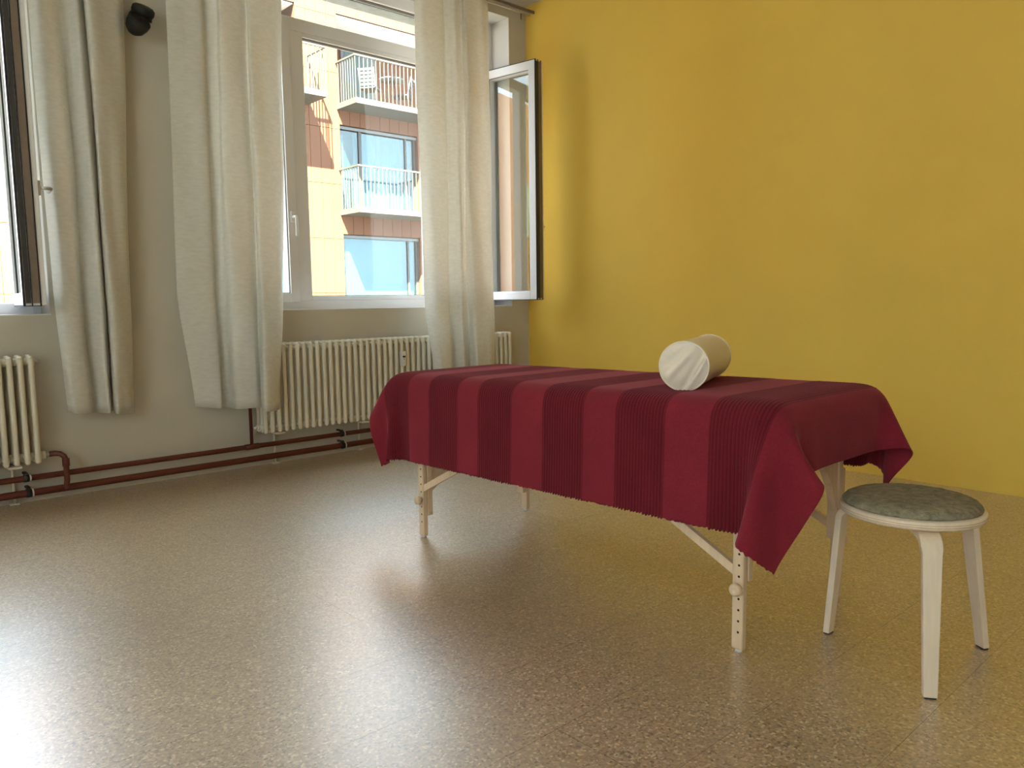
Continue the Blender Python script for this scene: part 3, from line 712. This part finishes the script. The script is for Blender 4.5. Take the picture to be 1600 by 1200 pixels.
# ------------------------------------------------------------------ across the street
def neighbour():
    b = tag(empty('apartment_building', (5, 13, -4)), 'orange panelled apartment house with balconies outside the windows', 'building')
    def L(x, y, z): return (x - 5, y - 13, z + 4)
    def bx(mb, x0, x1, y0, y1, z0, z1): return mb.box(x0 - 5, x1 - 5, y0 - 13, y1 - 13, z0 + 4, z1 + 4)
    X0, X1, ZB, ZT = -4.0, 13.5, -4.0, 9.4
    cols = [(2.48, 4.85), (5.96, 8.33), (9.44, 11.81)]
    floors = [(0.30, 2.735), (3.34, 5.435), (5.92, 8.085)]
    # massive wall with openings
    wl = MB(); xs = [X0] + [v for c in cols for v in c] + [X1]
    for i in range(0, len(xs), 2):
        if abs(xs[i] - 8.33) < 1e-6:      # the top loggia of the middle column is wider than the windows below it
            bx(wl, 8.33, 9.44, 13.03, 15.2, ZB, 5.92); bx(wl, 8.33, 9.44, 13.03, 15.2, 8.085, ZT); bx(wl, 8.33, 9.44, 14.6, 15.2, 5.92, 8.085)
        else: bx(wl, xs[i], xs[i + 1], 13.03, 15.2, ZB, ZT if i else 7.3)
    for c in cols:
        zs = [ZB] + [v for f in floors for v in f] + [ZT]
        for i in range(0, len(zs), 2): bx(wl, c[0], c[1], 13.03, 15.2, zs[i], zs[i + 1])
        for k, f in enumerate(floors): bx(wl, c[0], c[1], 14.6, 15.2, f[0], f[1])
    wl.build('wall', 'facade_brown', b)
    # cladding boards
    pmesh = {}
    def board(x0, x1, z0, z1, stuff):
        if x1 - x0 < 0.03 or z1 - z0 < 0.03: return
        if stuff is not None: bx(stuff, x0 + .004, x1 - .004, 12.985, 13.03, z0 + .005, z1 - .005); return
        key = (round(x1 - x0, 3), round(z1 - z0, 3))
        if key not in pmesh: pmesh[key] = MB().box(0.004, key[0] - .004, -0.015, 0.03, 0.005, key[1] - .005).mesh('facade_panel', 'facade_orange')
        link('facade_panel', pmesh[key], b, L(x0, 13, z0))
    rest = MB()
    joints = [1.26 + 1.35 * k for k in range(-4, 7)]; joints = [ZB] + [j for j in joints if ZB < j < ZT] + [ZT]
    for i in range(0, len(xs), 2):
        n = max(1, round((xs[i + 1] - xs[i]) / 0.2775)); w_ = (xs[i + 1] - xs[i]) / n
        for k in range(n):
            xa = xs[i] + k * w_
            for j in range(len(joints) - 1):
                if i == 0 and joints[j] > 7.2: continue
                if i == 0 and joints[j + 1] > 7.3:
                    board(xa, xa + w_, joints[j], 7.3, None if -2.0 < xa < 0.2 else rest); continue
                if abs(xs[i] - 8.33) < 1e-6 and joints[j + 1] > 5.92 and joints[j] < 8.085:
                    for za, zb in ((joints[j], 5.92), (8.085, joints[j + 1])): board(xa, xa + w_, za, zb, rest)
                    continue
                near = joints[j + 1] > 0.9 and ((-2.0 < xa < 0.2 and joints[j] < 7.2) or (4.8 < xa < 6) or (8.3 < xa < 8.7))
                board(xa, xa + w_, joints[j], joints[j + 1], None if near else rest)
    for ci, c in enumerate(cols):
        zs = [ZB] + [v for f in floors for v in f] + [ZT]
        for i in range(0, len(zs), 2):
            n = 8; w_ = (c[1] - c[0]) / n
            for k in range(n): board(c[0] + k * w_, c[0] + (k + 1) * w_, zs[i], zs[i + 1], None if (ci == 1 and i > 0) or (ci == 0 and i > 2 and k > 5) else rest)
    tag(rest.build('far_panels', 'facade_orange', b), kind='stuff')
    bx(bx(MB(), 2.4, X1 + .1, 12.9, 15.3, ZT, ZT + .15), X0 - .1, 2.4, 12.9, 15.3, 7.3, 7.45).build('roof_edge', 'balcony_metal', b)
    # windows of the three floors
    for ci, c in enumerate(cols):
        for fi, f in enumerate(floors):
            x0, x1 = c; z0, z1 = f
            if fi < 2:
                yw = 13.10
                wn = empty('window', L(x0, yw, z0), 0, b); W_, Hh = x1 - x0, z1 - z0
                m = MB(); rect_frame(m, 0, W_, 0, Hh, 0.07, 0, 0.08)
                if fi == 1: m.box(0.60, 0.68, 0, 0.08, 0.07, Hh - .07)
                m.box(W_ - 0.34, W_ - 0.29, 0, 0.08, 0.07, Hh - .07); m.build('window_frame', 'far_frame', wn)
                MB().box(0.0, W_, -0.05, 0.0, Hh - 0.085, Hh - 0.02).build('blind_box', 'far_white_frame', wn)
                MB().box(0.07, W_ - .07, 0.035, 0.042, 0.07, Hh - .07).build('pane', 'far_glass', wn)
                if fi == 1:
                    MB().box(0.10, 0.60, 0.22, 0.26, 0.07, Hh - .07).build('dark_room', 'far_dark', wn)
                    for xa, xb in ((0.08, 0.24), (0.52, 0.66)):
                        wv = MB(); nn = 14; za, zb_ = 0.08, Hh - .09
                        vs = [(xa + (xb - xa) * k / nn, 0.16 + 0.03 * math.sin(k * 1.9), z) for z in (za, zb_) for k in range(nn + 1)]
                        wv.add(vs, [(k, k + 1, nn + 2 + k, nn + 1 + k) for k in range(nn)], True).build('net_curtain', 'far_curtain', wn)
                    wv = MB(); nn = 60; vs = [(0.68 + (W_ - .76) * k / nn, 0.15 + 0.025 * math.sin(k * 1.1) , z) for z in (0.08, Hh - .09) for k in range(nn + 1)]
                    wv.add(vs, [(k, k + 1, nn + 2 + k, nn + 1 + k) for k in range(nn)], True).build('net_curtain', 'far_blind', wn)
                else:
                    MB().box(0.07, W_ - .07, 0.14, 0.15, 0.07, Hh - .07).build('roller_blind', 'far_blind', wn)
            else:
                # open loggia: white ceiling, coloured back wall with a door
                if ci == 1: x1 = 9.44
                lg = MB(); bx(lg, x0, x1, 13.06, 14.6, z1 - 0.02, z1); lg.build('loggia_ceiling', 'facade_white', b)
                bx(MB(), x0, x1, 14.55, 14.6, z0, z1 - .02).build('loggia_wall', 'facade_orange', b)
                d = bx(MB(), x0 + 1.0, x0 + 2.1, 14.50, 14.55, z0, z0 + 2.0).build('door', 'far_white_frame', b)
                bx(MB(), x0 + 1.1, x0 + 2.0, 14.49, 14.50, z0 + .1, z0 + 1.9).build('pane', 'far_blind', d)
    # balconies
    for ci, c in enumerate(cols):
        for zb in (3.20, 5.785):
            if ci == 0 and zb < 4: continue
            xa, xb = (c[0] - 0.07, c[1] + (1.0 if zb > 5 and ci == 1 else 0.10)) if ci else (c[0] - 0.2, c[1] + 0.28)
            ya = 12.08
            k = empty('balcony', L(xa, 13, zb), 0, b); W_ = xb - xa; D_ = 13 - ya
            MB().box(0, W_, -D_, 0.0, 0, 0.13).build('deck', 'balcony_metal', k)
            rl_ = MB().box(0, W_, -D_, -D_ + .04, 1.10, 1.14); rl_.box(0, 0.04, -D_ + .04, 0, 1.10, 1.14); rl_.box(W_ - .04, W_, -D_ + .04, 0, 1.10, 1.14); rl_.build('handrail', 'rail_metal', k)
            bmsh = MB().box(-0.009, 0.009, -0.009, 0.009, 0.06, 1.10).mesh('railing_bar', 'rail_metal')
            if ci == 2: continue
            n = int(W_ / 0.115)
            for q in range(n + 1): link('railing_bar', bmsh, k, (0.02 + (W_ - .04) * q / n, -D_ + .02, 0))
            for q in range(1, 8):
                link('railing_bar', bmsh, k, (0.02, -D_ + .02 + (D_ - .02) * q / 8, 0)); link('railing_bar', bmsh, k, (W_ - .02, -D_ + .02 + (D_ - .02) * q / 8, 0))
    # furniture on the upper balcony
    zf = 5.915
    def chair(x, y, rz, label):
        t = tag(empty('garden_chair', (x, y, zf), rz), label, 'chair', 'chairs on the balcony opposite')
        MB().cbox(-.22, .22, -.22, .22, .42, .45, .01).build('seat', 'garden_grey', t)
        bk = MB()
        for k in range(5): bk.beam((-.2, .22 + .02 * k, .52 + .085 * k), (.2, .22 + .02 * k, .52 + .085 * k), .02, .06)
        bk.build('backrest', 'garden_grey', t)
        for sx in (-.2, .2):
            MB().tube([(sx, -.2, 0), (sx, -.18, .43)], .014, 8).build('leg', 'rail_metal', t)
            MB().tube([(sx, .24, 0), (sx, .2, .43), (sx, .31, .9)], .014, 8).build('leg', 'rail_metal', t)
    chair(6.75, 12.75, 2.2, 'grey slatted garden chair at the left of the upper balcony opposite')
    chair(7.75, 12.85, -2.4, 'grey slatted garden chair right of the table on the upper balcony opposite')
    t = tag(empty('garden_table', (7.25, 12.55, zf)), 'small grey round table between the balcony chairs opposite', 'table')
    MB().lathe([(0.001, .70), (.32, .70), (.32, .725), (0.001, .725)], 24).build('table_top', 'far_white_frame', t)
    for k in range(3): MB().tube([(0.05 * math.cos(2.1 * k), 0.05 * math.sin(2.1 * k), .70), (.26 * math.cos(2.1 * k), .26 * math.sin(2.1 * k), 0)], .014, 8).build('leg', 'rail_metal', t)
neighbour()
tag(MB().box(-40, 40, 0.4, 15, -4.2, -4.0).build('street', 'asphalt'), 'asphalt street between the two buildings', 'street', kind='structure')

def far_house():
    b = tag(empty('apartment_building', (-22, 13, -4)), 'second orange house further along the street, seen only in the open sash glass', 'building')
    MB().box(-12, 10, 0, 3, 0, 13.0).build('wall', 'facade_orange', b)
    for k in range(3):
        for z in (1.9, 7.6):
            w_ = MB().box(-10.4 + k * 7.2, -8.4 + k * 7.2, -0.05, 0.05, z, z + 2.2).build('window', 'far_white_frame', b)
            MB().box(-10.3 + k * 7.2, -8.5 + k * 7.2, -0.06, -0.05, z + .1, z + 2.1).build('pane', 'far_blind', w_)
far_house()
